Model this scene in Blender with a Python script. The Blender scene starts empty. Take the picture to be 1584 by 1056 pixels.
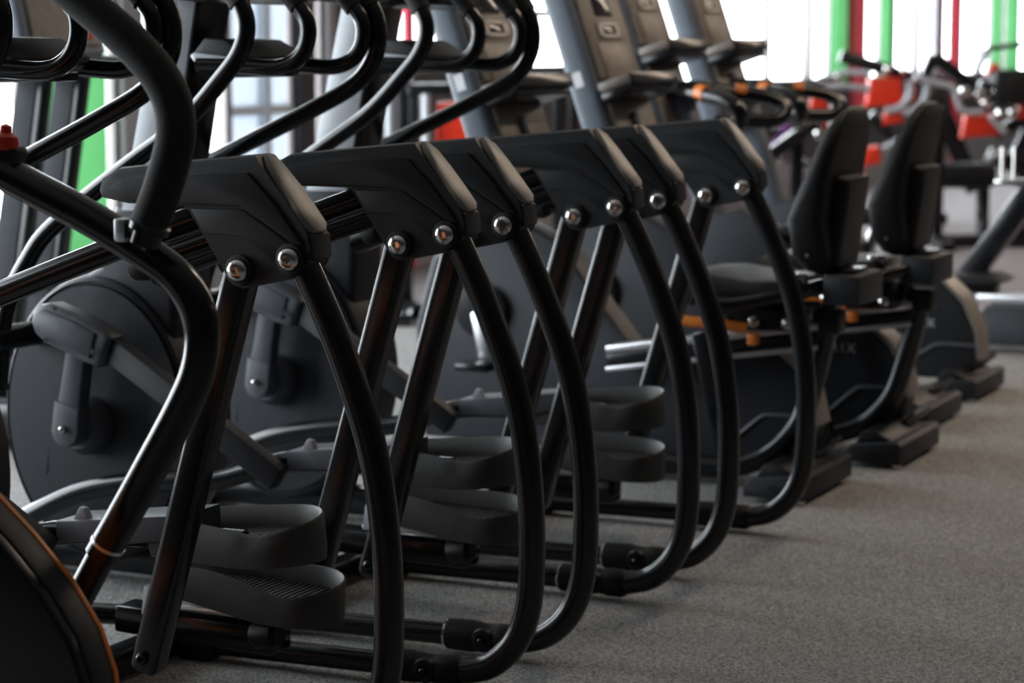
import bpy, bmesh, math, random
from mathutils import Vector, Matrix
random.seed(7)
SC = bpy.context.scene
COL = SC.collection

# ------------------------------------------------------------------ camera
F_PX, CX, CY, HZ, VX, CAM_H = 3600.0, 792.0, 528.0, 75.0, 2511.0, 1.272
PITCH = math.atan((CY - HZ) / F_PX)
YAW = math.atan((VX - CX) / math.hypot(F_PX, CY - HZ))
cam_d = bpy.data.cameras.new('camera')
cam = bpy.data.objects.new('camera', cam_d)
COL.objects.link(cam)
cam.location = (0, 0, CAM_H)
cam.rotation_euler = (math.pi / 2 - PITCH, 0, YAW)
cam_d.sensor_width = 36.0
cam_d.lens = F_PX / 1584.0 * 36.0
cam_d.clip_end = 200
cam_d.dof.use_dof = True
cam_d.dof.focus_distance = 4.15
cam_d.dof.aperture_fstop = 4.0
SC.camera = cam

# ------------------------------------------------------------------ world, lights, exposure
world = bpy.data.worlds.new('overcast_sky')
SC.world = world
world.use_nodes = True
wn = world.node_tree.nodes
wn['Background'].inputs['Color'].default_value = (0.90, 0.95, 1.0, 1)
wn['Background'].inputs['Strength'].default_value = 11.5
SC.view_settings.view_transform = 'Standard'
SC.view_settings.look = 'None'
SC.view_settings.gamma = 1.0
SC.view_settings.use_curve_mapping = False
SC.view_settings.exposure = 0.0
SC.cycles.use_denoising = True
SC.cycles.max_bounces = 6
SC.cycles.sample_clamp_indirect = 6.0

WALL_X = -6.5
CEIL_Z = 3.7
Y_MIN, Y_MAX, X_MAX = -4.0, 31.0, 7.0


def area_light(name, loc, size, size_y, power, color, rot=(0, 0, 0), portal=False):
    d = bpy.data.lights.new(name, 'AREA')
    d.shape = 'RECTANGLE'
    d.size, d.size_y = size, size_y
    d.energy = power
    d.color = color
    if portal:
        d.cycles.is_portal = True
    o = bpy.data.objects.new(name, d)
    o.location, o.rotation_euler = loc, rot
    COL.objects.link(o)
    return o


# daylight enters through the window wall (portal only guides the sampling of the sky)
area_light('window_portal', (WALL_X - 0.13, (1.6 + Y_MAX) / 2, 1.75), 2.9, Y_MAX - 1.6, 1, (1, 1, 1),
           (0, -math.pi / 2, 0), True)
WARM = (1.0, 0.80, 0.62)
for ly in (7.0, 9.2, 11.4, 13.6, 15.8, 18.0, 20.2, 22.4):
    area_light('ceiling_lamp_light', (-1.1, ly, CEIL_Z - 0.09), 0.4, 1.4, 30, WARM)
for ly in (9.2, 13.6, 18.0, 22.4):
    area_light('ceiling_lamp_light', (3.4, ly, CEIL_Z - 0.09), 0.4, 1.4, 5, WARM)


# ------------------------------------------------------------------ materials
def mat(name, color, rough=0.5, metal=0.0, var=0.12, scale=40.0, bump=0.0, bump_scale=300.0, spec=0.5, rvar=0.025):
    m = bpy.data.materials.new(name)
    m.use_nodes = True
    nt = m.node_tree
    b = nt.nodes['Principled BSDF']
    b.inputs['Metallic'].default_value = metal
    b.inputs['Specular IOR Level'].default_value = spec
    tc = nt.nodes.new('ShaderNodeTexCoord')
    nz = nt.nodes.new('ShaderNodeTexNoise')
    nz.inputs['Scale'].default_value = scale
    nz.inputs['Detail'].default_value = 4
    nt.links.new(tc.outputs['Object'], nz.inputs['Vector'])
    cr = nt.nodes.new('ShaderNodeValToRGB')
    cr.color_ramp.elements[0].position = 0.3
    cr.color_ramp.elements[1].position = 0.7
    cr.color_ramp.elements[0].color = [c * (1 - var) for c in color] + [1]
    cr.color_ramp.elements[1].color = [min(1, c * (1 + var)) for c in color] + [1]
    nt.links.new(nz.outputs['Fac'], cr.inputs['Fac'])
    nt.links.new(cr.outputs['Color'], b.inputs['Base Color'])
    mr = nt.nodes.new('ShaderNodeMapRange')
    mr.inputs['To Min'].default_value = max(0.03, rough - rvar)
    mr.inputs['To Max'].default_value = min(1, rough + rvar)
    nt.links.new(nz.outputs['Fac'], mr.inputs['Value'])
    nt.links.new(mr.outputs['Result'], b.inputs['Roughness'])
    if bump > 0:
        n2 = nt.nodes.new('ShaderNodeTexNoise')
        n2.inputs['Scale'].default_value = bump_scale
        n2.inputs['Detail'].default_value = 2
        nt.links.new(tc.outputs['Object'], n2.inputs['Vector'])
        bp = nt.nodes.new('ShaderNodeBump')
        bp.inputs['Strength'].default_value = bump
        bp.inputs['Distance'].default_value = 0.002
        nt.links.new(n2.outputs['Fac'], bp.inputs['Height'])
        nt.links.new(bp.outputs['Normal'], b.inputs['Normal'])
    return m


M = {}
M['black_metal'] = mat('black_satin_metal', (0.006, 0.0065, 0.008), 0.22, 0.0, 0.05, 30, rvar=0.0, spec=0.48)
M['black_gloss'] = mat('black_gloss_metal', (0.006, 0.006, 0.007), 0.18, 0.0, 0.05, 30, rvar=0.0, spec=0.42)
M['cover'] = mat('black_moulded_plastic', (0.009, 0.010, 0.012), 0.48, 0.0, 0.1, 60, 0.25, 700, 0.35)
M['cap'] = mat('grained_plastic_warm_sheen', (0.22, 0.20, 0.178), 0.42, 0.0, 0.12, 500, 0.15, 700, 0.7)  # cover plastic made paler, carrying the warm ceiling reflection as base colour
M['house'] = mat('charcoal_plastic', (0.019, 0.022, 0.028), 0.5, 0.0, 0.1, 40, 0.2, 700, 0.33)
M['house_light'] = mat('slate_plastic', (0.075, 0.083, 0.098), 0.45, 0.0, 0.1, 40, 0.15, 700)
M['crank'] = mat('grey_crank_plastic', (0.060, 0.066, 0.078), 0.42, 0.0, 0.1, 40, 0.15, 700)
M['foam'] = mat('black_foam_grip', (0.022, 0.022, 0.023), 0.75, 0.0, 0.15, 90, 0.5, 500, 0.3)
M['pedal'] = mat('dark_pedal_rubber', (0.042, 0.041, 0.040), 0.5, 0.0, 0.12, 60, 0.2, 600)
M['chrome'] = mat('bright_steel', (0.72, 0.70, 0.68), 0.16, 1.0, 0.05, 60)
M['silver'] = mat('silver_paint', (0.42, 0.44, 0.47), 0.38, 0.25, 0.05, 25)
M['alu'] = mat('brushed_aluminium', (0.70, 0.71, 0.73), 0.3, 0.9, 0.05, 60)
M['seam'] = mat('dark_seam', (0.006, 0.006, 0.007), 0.7)
M['bluegrey'] = mat('blue_grey_plastic', (0.095, 0.115, 0.145), 0.45, 0.0, 0.08, 30)
M['face'] = mat('taupe_console_face', (0.17, 0.147, 0.128), 0.45, 0.0, 0.2, 30, 0.2, 200)
M['screen'] = mat('dark_glass_screen', (0.010, 0.006, 0.006), 0.12)
M['buckle'] = mat('pale_plastic', (0.50, 0.47, 0.44), 0.45)
M['orange'] = mat('orange_plastic', (0.72, 0.20, 0.03), 0.4)
M['red'] = mat('red_gloss_paint', (0.70, 0.035, 0.012), 0.32, 0.0, 0.08, 20)
M['red_wall'] = mat('crimson_column_paint', (0.72, 0.06, 0.10), 0.5, 0.0, 0.06, 5)
M['white_wall'] = mat('pale_blue_white_paint', (0.62, 0.68, 0.74), 0.6, 0.0, 0.04, 4)
M['room_wall'] = mat('charcoal_wall_paint', (0.06, 0.06, 0.065), 0.7, 0.0, 0.05, 4)
M['grey_wall'] = mat('grey_wall_paint', (0.30, 0.30, 0.32), 0.7, 0.0, 0.05, 4)
M['dark_wall'] = mat('dark_frame_paint', (0.035, 0.035, 0.04), 0.5, 0.0, 0.05, 10)
M['frame'] = mat('window_frame_paint', (0.20, 0.18, 0.18), 0.5, 0.0, 0.05, 10)
M['ceiling'] = mat('ceiling_plaster', (0.30, 0.275, 0.25), 0.9, 0.0, 0.03, 3)
M['vinyl'] = mat('black_seat_vinyl', (0.010, 0.010, 0.011), 0.5, 0.0, 0.12, 50, 0.3, 500, 0.22)
M['coupling'] = mat('matt_black_casting', (0.010, 0.009, 0.009), 0.45, 0.0, 0.2, 120, 0.3, 300, 0.2)
M['green_led'] = mat('green_button', (0.05, 0.5, 0.10), 0.4)
M['red_led'] = mat('red_button', (0.75, 0.05, 0.02), 0.4)
M['matt_grey'] = mat('matt_grey_paint', (0.055, 0.058, 0.064), 0.9, 0.0, 0.06, 20, spec=0.15)
M['letter'] = mat('pale_lettering', (0.55, 0.56, 0.58), 0.5)
M['sticker'] = mat('white_sticker', (0.75, 0.76, 0.78), 0.6)
M['purple'] = mat('purple_rubber', (0.16, 0.04, 0.22), 0.5)


def carpet_material():
    m = bpy.data.materials.new('grey_speckled_carpet')
    m.use_nodes = True
    nt = m.node_tree
    b = nt.nodes['Principled BSDF']
    b.inputs['Roughness'].default_value = 0.95
    b.inputs['Specular IOR Level'].default_value = 0.15
    tc = nt.nodes.new('ShaderNodeTexCoord')
    n1 = nt.nodes.new('ShaderNodeTexVoronoi')
    n1.inputs['Scale'].default_value = 250
    n1.inputs['Randomness'].default_value = 1.0
    n2 = nt.nodes.new('ShaderNodeTexNoise')
    n2.inputs['Scale'].default_value = 3.0
    n2.inputs['Detail'].default_value = 3
    for n in (n1, n2):
        nt.links.new(tc.outputs['Object'], n.inputs['Vector'])
    r1 = nt.nodes.new('ShaderNodeValToRGB')
    r1.color_ramp.elements[0].position = 0.0
    r1.color_ramp.elements[1].position = 1.0
    r1.color_ramp.elements[0].color = (0.085, 0.087, 0.089, 1)
    r1.color_ramp.elements[1].color = (0.40, 0.398, 0.395, 1)
    sp = nt.nodes.new('ShaderNodeSeparateColor')
    nt.links.new(n1.outputs['Color'], sp.inputs['Color'])
    nt.links.new(sp.outputs['Red'], r1.inputs['Fac'])
    r2 = nt.nodes.new('ShaderNodeValToRGB')
    r2.color_ramp.elements[0].color = (0.86, 0.84, 0.82, 1)
    r2.color_ramp.elements[1].color = (1.0, 1.0, 1.0, 1)
    nt.links.new(n2.outputs['Fac'], r2.inputs['Fac'])
    mx = nt.nodes.new('ShaderNodeMix')
    mx.data_type = 'RGBA'
    mx.blend_type = 'MULTIPLY'
    mx.inputs['Factor'].default_value = 1
    nt.links.new(r1.outputs['Color'], mx.inputs['A'])
    nt.links.new(r2.outputs['Color'], mx.inputs['B'])
    nt.links.new(mx.outputs['Result'], b.inputs['Base Color'])
    return m


M['carpet'] = carpet_material()
M['rubber'] = mat('purple_grey_rubber_floor', (0.15, 0.128, 0.135), 0.6, 0.0, 0.15, 2.0, 0.3, 200)


def glass_material():
    m = bpy.data.materials.new('window_glass')
    m.use_nodes = True
    nt = m.node_tree
    nt.nodes.remove(nt.nodes['Principled BSDF'])
    out = nt.nodes['Material Output']
    tr = nt.nodes.new('ShaderNodeBsdfTransparent')
    tr.inputs['Color'].default_value = (0.97, 0.98, 0.98, 1)
    gl = nt.nodes.new('ShaderNodeBsdfGlossy')
    gl.inputs['Roughness'].default_value = 0.03
    mx = nt.nodes.new('ShaderNodeMixShader')
    mx.inputs['Fac'].default_value = 0.05
    nt.links.new(tr.outputs['BSDF'], mx.inputs[1])
    nt.links.new(gl.outputs['BSDF'], mx.inputs[2])
    nt.links.new(mx.outputs['Shader'], out.inputs['Surface'])
    return m


M['glass'] = glass_material()


def frosted_material(name, through, surface):
    m = bpy.data.materials.new(name)
    m.use_nodes = True
    nt = m.node_tree
    nt.nodes.remove(nt.nodes['Principled BSDF'])
    tl = nt.nodes.new('ShaderNodeBsdfTranslucent')
    tl.inputs['Color'].default_value = through + (1,)
    df = nt.nodes.new('ShaderNodeBsdfDiffuse')
    df.inputs['Color'].default_value = surface + (1,)
    ad = nt.nodes.new('ShaderNodeAddShader')
    nt.links.new(tl.outputs['BSDF'], ad.inputs[0])
    nt.links.new(df.outputs['BSDF'], ad.inputs[1])
    nt.links.new(ad.outputs['Shader'], nt.nodes['Material Output'].inputs['Surface'])
    return m


M['frosted'] = frosted_material('frosted_film_glass', (0.235, 0.25, 0.265), (0.45, 0.47, 0.50))
M['green_wall'] = frosted_material('green_translucent_panel', (0.125, 0.215, 0.135), (0.10, 0.40, 0.16))


# ------------------------------------------------------------------ geometry helpers
def put(name, bm, material, parent=None, smooth=38):
    me = bpy.data.meshes.new(name)
    bmesh.ops.recalc_face_normals(bm, faces=bm.faces)
    bm.to_mesh(me)
    bm.free()
    if smooth:
        for p in me.polygons:
            p.use_smooth = True
        me.set_sharp_from_angle(angle=math.radians(smooth))
    me.materials.append(M[material])
    o = bpy.data.objects.new(name, me)
    COL.objects.link(o)
    if parent is not None:
        o.parent = parent
    return o


def tag(o, label, cat, group=None):
    o['label'] = label
    o['category'] = cat
    if group:
        o['group'] = group
    return o


def thing(name, label, cat, loc=(0, 0, 0), rotz=0.0, group=None):
    o = bpy.data.objects.new(name, None)
    o.empty_display_size = 0.1
    o.location = loc
    o.rotation_euler = (0, 0, rotz)
    COL.objects.link(o)
    return tag(o, label, cat, group)


def struct(o):
    o['kind'] = 'structure'
    return o


def copy_tree(o, parent=None):
    c = o.copy()
    COL.objects.link(c)
    c.parent = parent
    for ch in list(o.children):
        copy_tree(ch, c)
    return c


def shift_copy(part, d):
    """a copy of a part (and its sub-parts) under the same thing, moved by d"""
    c = copy_tree(part, part.parent)
    c.location = Vector(c.location) + Vector(d)
    return c


def box(bm, c, s, bev=0.0, seg=2, rot=None):
    m = Matrix.Translation(Vector(c))
    if rot is not None:
        m = m @ rot.to_4x4()
    r = bmesh.ops.create_cube(bm, size=1.0, matrix=m @ Matrix.Diagonal((s[0], s[1], s[2], 1)))
    if bev > 0:
        es = list({e for v in r['verts'] for e in v.link_edges})
        bmesh.ops.bevel(bm, geom=es, offset=bev, segments=seg, profile=0.5, affect='EDGES', clamp_overlap=True)


def prism(bm, pts, v0, v1, bev=0.0, seg=2):
    """polygon in the (x,z) plane pushed through y from v0 to v1"""
    a = [bm.verts.new((p[0], v0, p[1])) for p in pts]
    b = [bm.verts.new((p[0], v1, p[1])) for p in pts]
    fs = [bm.faces.new(a), bm.faces.new(list(reversed(b)))]
    n = len(pts)
    for i in range(n):
        fs.append(bm.faces.new((a[i], b[i], b[(i + 1) % n], a[(i + 1) % n])))
    bmesh.ops.recalc_face_normals(bm, faces=fs)
    if bev > 0:
        es = list({e for f in fs[:2] for e in f.edges})
        bmesh.ops.bevel(bm, geom=es, offset=bev, segments=seg, profile=0.5, affect='EDGES', clamp_overlap=True)


def catmull(pts, n=6):
    P = [Vector(p) for p in pts]
    out = []
    for i in range(len(P) - 1):
        p0 = P[i - 1] if i > 0 else P[i] * 2 - P[i + 1]
        p1, p2 = P[i], P[i + 1]
        p3 = P[i + 2] if i + 2 < len(P) else P[i + 1] * 2 - P[i]
        for k in range(n):
            t = k / n
            out.append(0.5 * ((2 * p1) + (p2 - p0) * t + (2 * p0 - 5 * p1 + 4 * p2 - p3) * t * t
                              + (3 * p1 - p0 - 3 * p2 + p3) * t ** 3))
    out.append(P[-1])
    return out


def tube(bm, pts, r, seg=16, smooth=6, caps=True, flat=1.0):
    """round tube along a path; r may be a list (one per input point)"""
    n_in = len(pts)
    P = catmull(pts, smooth) if smooth else [Vector(p) for p in pts]
    if isinstance(r, (int, float)):
        R = [r] * len(P)
    else:
        R = []
        for i in range(len(P)):
            t = i / (len(P) - 1) * (n_in - 1)
            k = min(int(t), n_in - 2)
            R.append(r[k] + (r[k + 1] - r[k]) * (t - k))
    T = [(P[min(i + 1, len(P) - 1)] - P[max(i - 1, 0)]).normalized() for i in range(len(P))]
    ref = Vector((0, 1, 0)) if abs(T[0].y) < 0.9 else Vector((1, 0, 0))
    nrm = (ref - T[0] * ref.dot(T[0])).normalized()
    rings = []
    for i, p in enumerate(P):
        nrm = (nrm - T[i] * nrm.dot(T[i])).normalized()
        bi = T[i].cross(nrm)
        rings.append([bm.verts.new(p + (nrm * math.cos(a) + bi * math.sin(a) * flat) * R[i])
                      for a in (2 * math.pi * k / seg for k in range(seg))])
    for a, b in zip(rings, rings[1:]):
        for k in range(seg):
            bm.faces.new((a[k], a[(k + 1) % seg], b[(k + 1) % seg], b[k]))
    if caps:
        bm.faces.new(list(reversed(rings[0])))
        bm.faces.new(rings[-1])


def lathe(bm, c, axis, prof, seg=24):
    """profile of (radius, offset along axis)"""
    ax = Vector(axis).normalized()
    ref = Vector((0, 0, 1)) if abs(ax.z) < 0.9 else Vector((1, 0, 0))
    e1 = (ref - ax * ref.dot(ax)).normalized()
    e2 = ax.cross(e1)
    c = Vector(c)
    rings = []
    for r, h in prof:
        if r < 1e-6:
            rings.append([bm.verts.new(c + ax * h)])
        else:
            rings.append([bm.verts.new(c + ax * h + (e1 * math.cos(a) + e2 * math.sin(a)) * r)
                          for a in (2 * math.pi * k / seg for k in range(seg))])
    for a, b in zip(rings, rings[1:]):
        for k in range(seg):
            k2 = (k + 1) % seg
            if len(a) == 1 and len(b) == 1:
                continue
            if len(a) == 1:
                bm.faces.new((a[0], b[k2], b[k]))
            elif len(b) == 1:
                bm.faces.new((a[k], a[k2], b[0]))
            else:
                bm.faces.new((a[k], a[k2], b[k2], b[k]))
    if len(rings[0]) > 1:
        bm.faces.new(list(reversed(rings[0])))
    if len(rings[-1]) > 1:
        bm.faces.new(rings[-1])


def beam(bm, p, q, w, h, bev=0.006, ref=(0, 1, 0), seg=2):
    """bar from p to q; w measured along ref, h across"""
    p, q = Vector(p), Vector(q)
    d = q - p
    x = d.normalized()
    y = Vector(ref)
    y = (y - x * y.dot(x)).normalized()
    z = x.cross(y)
    rot = Matrix((x, y, z)).transposed()
    box(bm, (p + q) / 2, (d.length, w, h), bev, seg, rot)


def arc_pts(cx, cz, r, a0, a1, n):
    return [(cx + r * math.cos(math.radians(a0 + (a1 - a0) * i / n)),
             cz + r * math.sin(math.radians(a0 + (a1 - a0) * i / n))) for i in range(n + 1)]


def NB():
    return bmesh.new()


def q_tube(name, pts, r, m, parent, **k):
    b = NB()
    tube(b, pts, r, **k)
    return put(name, b, m, parent)


def q_prism(name, pts, v0, v1, m, parent, bev=0.004, seg=2):
    b = NB()
    prism(b, pts, v0, v1, bev, seg)
    return put(name, b, m, parent)


def q_box(name, c, s, m, parent, bev=0.004, rot=None):
    b = NB()
    box(b, c, s, bev, 2, rot)
    return put(name, b, m, parent)


def q_beam(name, p, q, w, h, m, parent, bev=0.006, ref=(0, 1, 0), seg=2):
    b = NB()
    beam(b, p, q, w, h, bev, ref, seg)
    return put(name, b, m, parent)


def q_lathe(name, c, axis, prof, m, parent, seg=24):
    b = NB()
    lathe(b, c, axis, prof, seg)
    return put(name, b, m, parent)


def lettering(name, text, size, m, parent, origin, depth=0.001):
    """flat raised letters on a face that looks towards -y"""
    cu = bpy.data.curves.new(name, 'FONT')
    cu.body = text
    cu.size = size
    cu.extrude = depth
    cu.space_character = 1.35
    tmp = bpy.data.objects.new(name, cu)
    COL.objects.link(tmp)
    dg = bpy.context.evaluated_depsgraph_get()
    me = bpy.data.meshes.new_from_object(tmp.evaluated_get(dg))
    bpy.data.objects.remove(tmp)
    me.transform(Matrix.Translation(Vector(origin)) @ Matrix.Rotation(math.pi / 2, 4, 'X'))
    me.materials.clear()
    me.materials.append(M[m])
    o = bpy.data.objects.new(name, me)
    COL.objects.link(o)
    o.parent = parent
    return o


# ------------------------------------------------------------------ the room
def slab(name, c, s, m):
    b = NB()
    box(b, c, s)
    return struct(put(name, b, m, None, 0))


SPLIT_Y = 10.4
slab('floor', ((WALL_X + X_MAX) / 2, (Y_MIN + SPLIT_Y) / 2, -0.05), (X_MAX - WALL_X, SPLIT_Y - Y_MIN, 0.1), 'carpet')
slab('floor_rubber', ((WALL_X + X_MAX) / 2, (SPLIT_Y + Y_MAX) / 2, -0.05), (X_MAX - WALL_X, Y_MAX - SPLIT_Y, 0.1), 'rubber')
slab('ceiling', ((WALL_X + X_MAX) / 2, (Y_MIN + Y_MAX) / 2, CEIL_Z + 0.05), (X_MAX - WALL_X + 0.4, Y_MAX - Y_MIN + 0.4, 0.1), 'ceiling')
slab('wall_right', (X_MAX + 0.05, (Y_MIN + Y_MAX) / 2, CEIL_Z / 2), (0.1, Y_MAX - Y_MIN, CEIL_Z), 'room_wall')
slab('wall_front', ((WALL_X + X_MAX) / 2, Y_MIN - 0.05, CEIL_Z / 2), (X_MAX - WALL_X, 0.1, CEIL_Z), 'room_wall')
slab('wall_back', ((WALL_X + X_MAX) / 2, Y_MAX + 0.05, CEIL_Z / 2), (X_MAX - WALL_X, 0.1, CEIL_Z), 'room_wall')
SILL, HEAD = 0.30, 3.2
slab('wall_left', (WALL_X, (Y_MIN + Y_MAX) / 2, SILL / 2), (0.2, Y_MAX - Y_MIN, SILL), 'grey_wall')
slab('wall_left_lintel', (WALL_X, (Y_MIN + Y_MAX) / 2, (HEAD + CEIL_Z) / 2), (0.2, Y_MAX - Y_MIN, CEIL_Z - HEAD), 'grey_wall')

WIN_N = [0]


def window(y0, y1, mull=(), rails=(), rail_m='frame', z0=None, glass='glass', mw=0.05):
    WIN_N[0] += 1
    b = NB()
    z0 = SILL if z0 is None else z0
    z1, t = HEAD, 0.03
    for yy in (y0 + t / 2, y1 - t / 2):
        box(b, (WALL_X, yy, (z0 + z1) / 2), (0.04, t, z1 - z0))
    for zz in (z0 + t / 2, z1 - t / 2):
        box(b, (WALL_X, (y0 + y1) / 2, zz), (0.08, y1 - y0, t))
    w = struct(put('window_%d' % WIN_N[0], b, 'frame', None, 0))
    for yy in mull:
        q_box('mullion', (WALL_X, yy, (z0 + z1) / 2), (0.10, mw, z1 - z0 - 2 * t), rail_m, w, 0.004)
    for zz in rails:
        q_box('rail', (WALL_X, (y0 + y1) / 2, zz), (0.06, y1 - y0 - 2 * t, 0.05), rail_m, w, 0.004)
    cuts = [y0 + t] + sorted(mull) + [y1 - t]
    for a, c in zip(cuts, cuts[1:]):
        q_box('pane', (WALL_X - 0.01, (a + c) / 2, (z0 + z1) / 2), (0.006, c - a - 0.03, z1 - z0 - 2 * t), glass, w, 0)
    return w


TRIM_N = [0]


def pier(y0, y1, m, depth=0.10):
    TRIM_N[0] += 1
    b = NB()
    box(b, (WALL_X + depth / 2 - 0.04, (y0 + y1) / 2, CEIL_Z / 2), (depth, y1 - y0, CEIL_Z), 0.008)
    return struct(put('trim_%d' % TRIM_N[0], b, m, None))


def column(y, r, m, x=WALL_X + 0.12):
    TRIM_N[0] += 1
    b = NB()
    lathe(b, (x, y, 0), (0, 0, 1), [(r * 1.15, 0), (r * 1.15, 0.12), (r, 0.14), (r, CEIL_Z)], 24)
    return struct(put('trim_%d' % TRIM_N[0], b, m, None))


slab('wall_left_solid', (WALL_X, (Y_MIN + 1.6) / 2, (SILL + HEAD) / 2), (0.2, 1.6 - Y_MIN, HEAD - SILL), 'room_wall')  # unseen stretch, closed off so windows there don't brighten the near faces
window(1.62, 5.0, (3.3,))
window(5.04, 8.55, (6.8,))
pier(8.55, 9.14, 'green_wall')
window(9.14, 9.28)
pier(9.28, 9.43, 'grey_wall')
pier(9.43, 9.48, 'green_wall', 0.06)
window(9.48, 10.27)
window(10.27, 10.93, (10.62,), (0.95,), 'white_wall', None, 'frosted')
pier(10.93, 11.10, 'dark_wall')
window(11.10, 11.24)
pier(11.24, 11.33, 'grey_wall')
pier(11.33, 11.75, 'dark_wall')
LOW = 0.98
slab('wall_left_low', (WALL_X, (11.75 + Y_MAX) / 2, (SILL + LOW) / 2), (0.2, Y_MAX - 11.75, LOW - SILL), 'room_wall')
slab('wall_left_dark_panel', (WALL_X + 0.06, 13.5, (SILL + 1.16) / 2), (0.2, 3.5, 1.16 - SILL), 'room_wall')  # added dark panel over the lower windows, standing in for dark equipment
window(11.75, 14.6, (12.9, 13.7), (1.5,), z0=LOW)
pier(14.6, 14.85, 'green_wall', 0.06)
window(14.85, 18.7, (15.9, 17.2), z0=LOW)
window(18.74, 20.42, (19.8,), z0=LOW)
pier(20.42, 20.78, 'green_wall')
pier(20.78, 20.95, 'grey_wall')
window(20.95, 22.0, z0=LOW)
pier(22.0, 22.24, 'green_wall')
pier(22.24, 22.38, 'grey_wall')
window(22.38, 26.4, (23.3, 25.86), z0=LOW)
pier(26.4, 26.75, 'green_wall')
window(26.75, 27.1, z0=LOW)
pier(27.1, 27.6, 'green_wall')
window(27.6, 30.9, (29.0,), z0=LOW)
column(20.88, 0.085, 'red_wall')
column(24.40, 0.075, 'red_wall')
column(12.06, 0.035, 'red_wall')
pier(24.0, 24.35, 'grey_wall', 0.06)

# ------------------------------------------------------------------ elliptical trainers
X0, Y1, PITCH_Y = -2.042, 3.4198, 0.85
SIDE = 0.69 * 0.85          # distance between the two rear hoops of one trainer
DZ = -0.02                  # measured heights to floor heights


def P3(pts, v):
    return [(u, v, z + DZ) for u, z in pts]


def P2(pts):
    return [(u, z + DZ) for u, z in pts]


def bolt(name, c, r, parent, m='chrome'):
    b = NB()
    lathe(b, c, (0, -1, 0), [(r, -0.004), (r, 0.002), (r * 0.93, 0.006), (r * 0.72, 0.010), (r * 0.42, 0.0115), (r * 0.36, 0.0115), (r * 0.33, 0.005), (0, 0.005)], 18)
    return put(name, b, m, parent)


def pedal(parent, heel, tilt, v_mid, mirror=False):
    """deep foot tray: raised rim round the heel, ribbed tread, open towards the toe"""
    L, hw = 0.335, 0.078
    path = []
    n = 12
    for i in range(9):
        t = i / 8
        path.append((-L + t * (L - 0.09), -hw * (0.86 + 0.14 * math.sin(t * math.pi / 2)), 'n', t))
    for i in range(1, n):
        a = -90 + 180 * i / n
        path.append((-0.09 + 0.09 * math.cos(math.radians(a)), hw * math.sin(math.radians(a)), 'h', i / n))
    for i in range(9):
        t = 1 - i / 8
        path.append((-L + t * (L - 0.09), hw * (0.86 + 0.14 * math.sin(t * math.pi / 2)), 'f', t))

    def top(k, t):
        if k == 'n':
            return 0.040 - 0.032 * max(0, (t - 0.30) / 0.70) ** 1.2
        if k == 'h':
            return 0.008 + 0.034 * math.sin(t * math.pi / 2) ** 1.2
        return 0.042
    R = Matrix.Rotation(-tilt, 4, 'Y')
    off = Vector((heel[0], v_mid, heel[1] + DZ))

    def W(u, v, z):
        return R @ Vector((u, v, z)) + off
    b = NB()
    rings = []
    for (u, v, k, t) in path:
        s = 0.88
        ui, vi = -0.09 + (u + 0.09) * (0.93 if u > -0.09 else 1.0), v * s
        zt = top(k, t)
        zb = -0.052 + 0.022 * max(0.0, min(1.0, (-0.14 - u) / 0.2))
        um, vm = (u + ui) / 2, (v + vi) / 2
        rings.append([b.verts.new(W(*q)) for q in ((u * 0.97 - 0.003, v * 0.95, zb), (u, v, zb + 0.02), (u, v, zt - 0.004), (um, vm, zt), (ui, vi, zt - 0.004), (ui, vi, -0.006), (ui, vi, -0.03))])
    for a, c in zip(rings, rings[1:]):
        for i in range(6):
            b.faces.new((a[i], a[i + 1], c[i + 1], c[i]))
        b.faces.new((a[6], a[0], c[0], c[6]))
    b.faces.new(rings[0])
    b.faces.new(list(reversed(rings[-1])))
    body = put('pedal', b, 'pedal', parent, 50)
    # tread floor
    b = NB()
    inner = [(-0.09 + (u + 0.09) * (0.94 if u > -0.09 else 1.0), v * 0.9) for (u, v, k, t) in path]
    top_v = [b.verts.new(W(u, v, -0.004)) for u, v in inner]
    bot_v = [b.verts.new(W(u, v, -0.03)) for u, v in inner]
    b.faces.new(top_v)
    b.faces.new(list(reversed(bot_v)))
    for i in range(len(inner)):
        j = (i + 1) % len(inner)
        b.faces.new((top_v[i], bot_v[i], bot_v[j], top_v[j]))
    put('tread_plate', b, 'pedal', body)
    b = NB()
    rot = R.to_3x3()
    for i in range(22):
        u = -0.30 + i * 0.0125
        half = hw * 0.84 if u < -0.09 else hw * 0.84 * math.sqrt(max(0.05, 1 - ((u + 0.09) / 0.085) ** 2))
        box(b, W(u, 0, 0.0), (0.005, 2 * half, 0.008), 0, 1, rot)
    rb = put('tread_ribs', b, 'pedal', body, 0)
    rb['kind'] = 'stuff'
    return body


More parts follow.
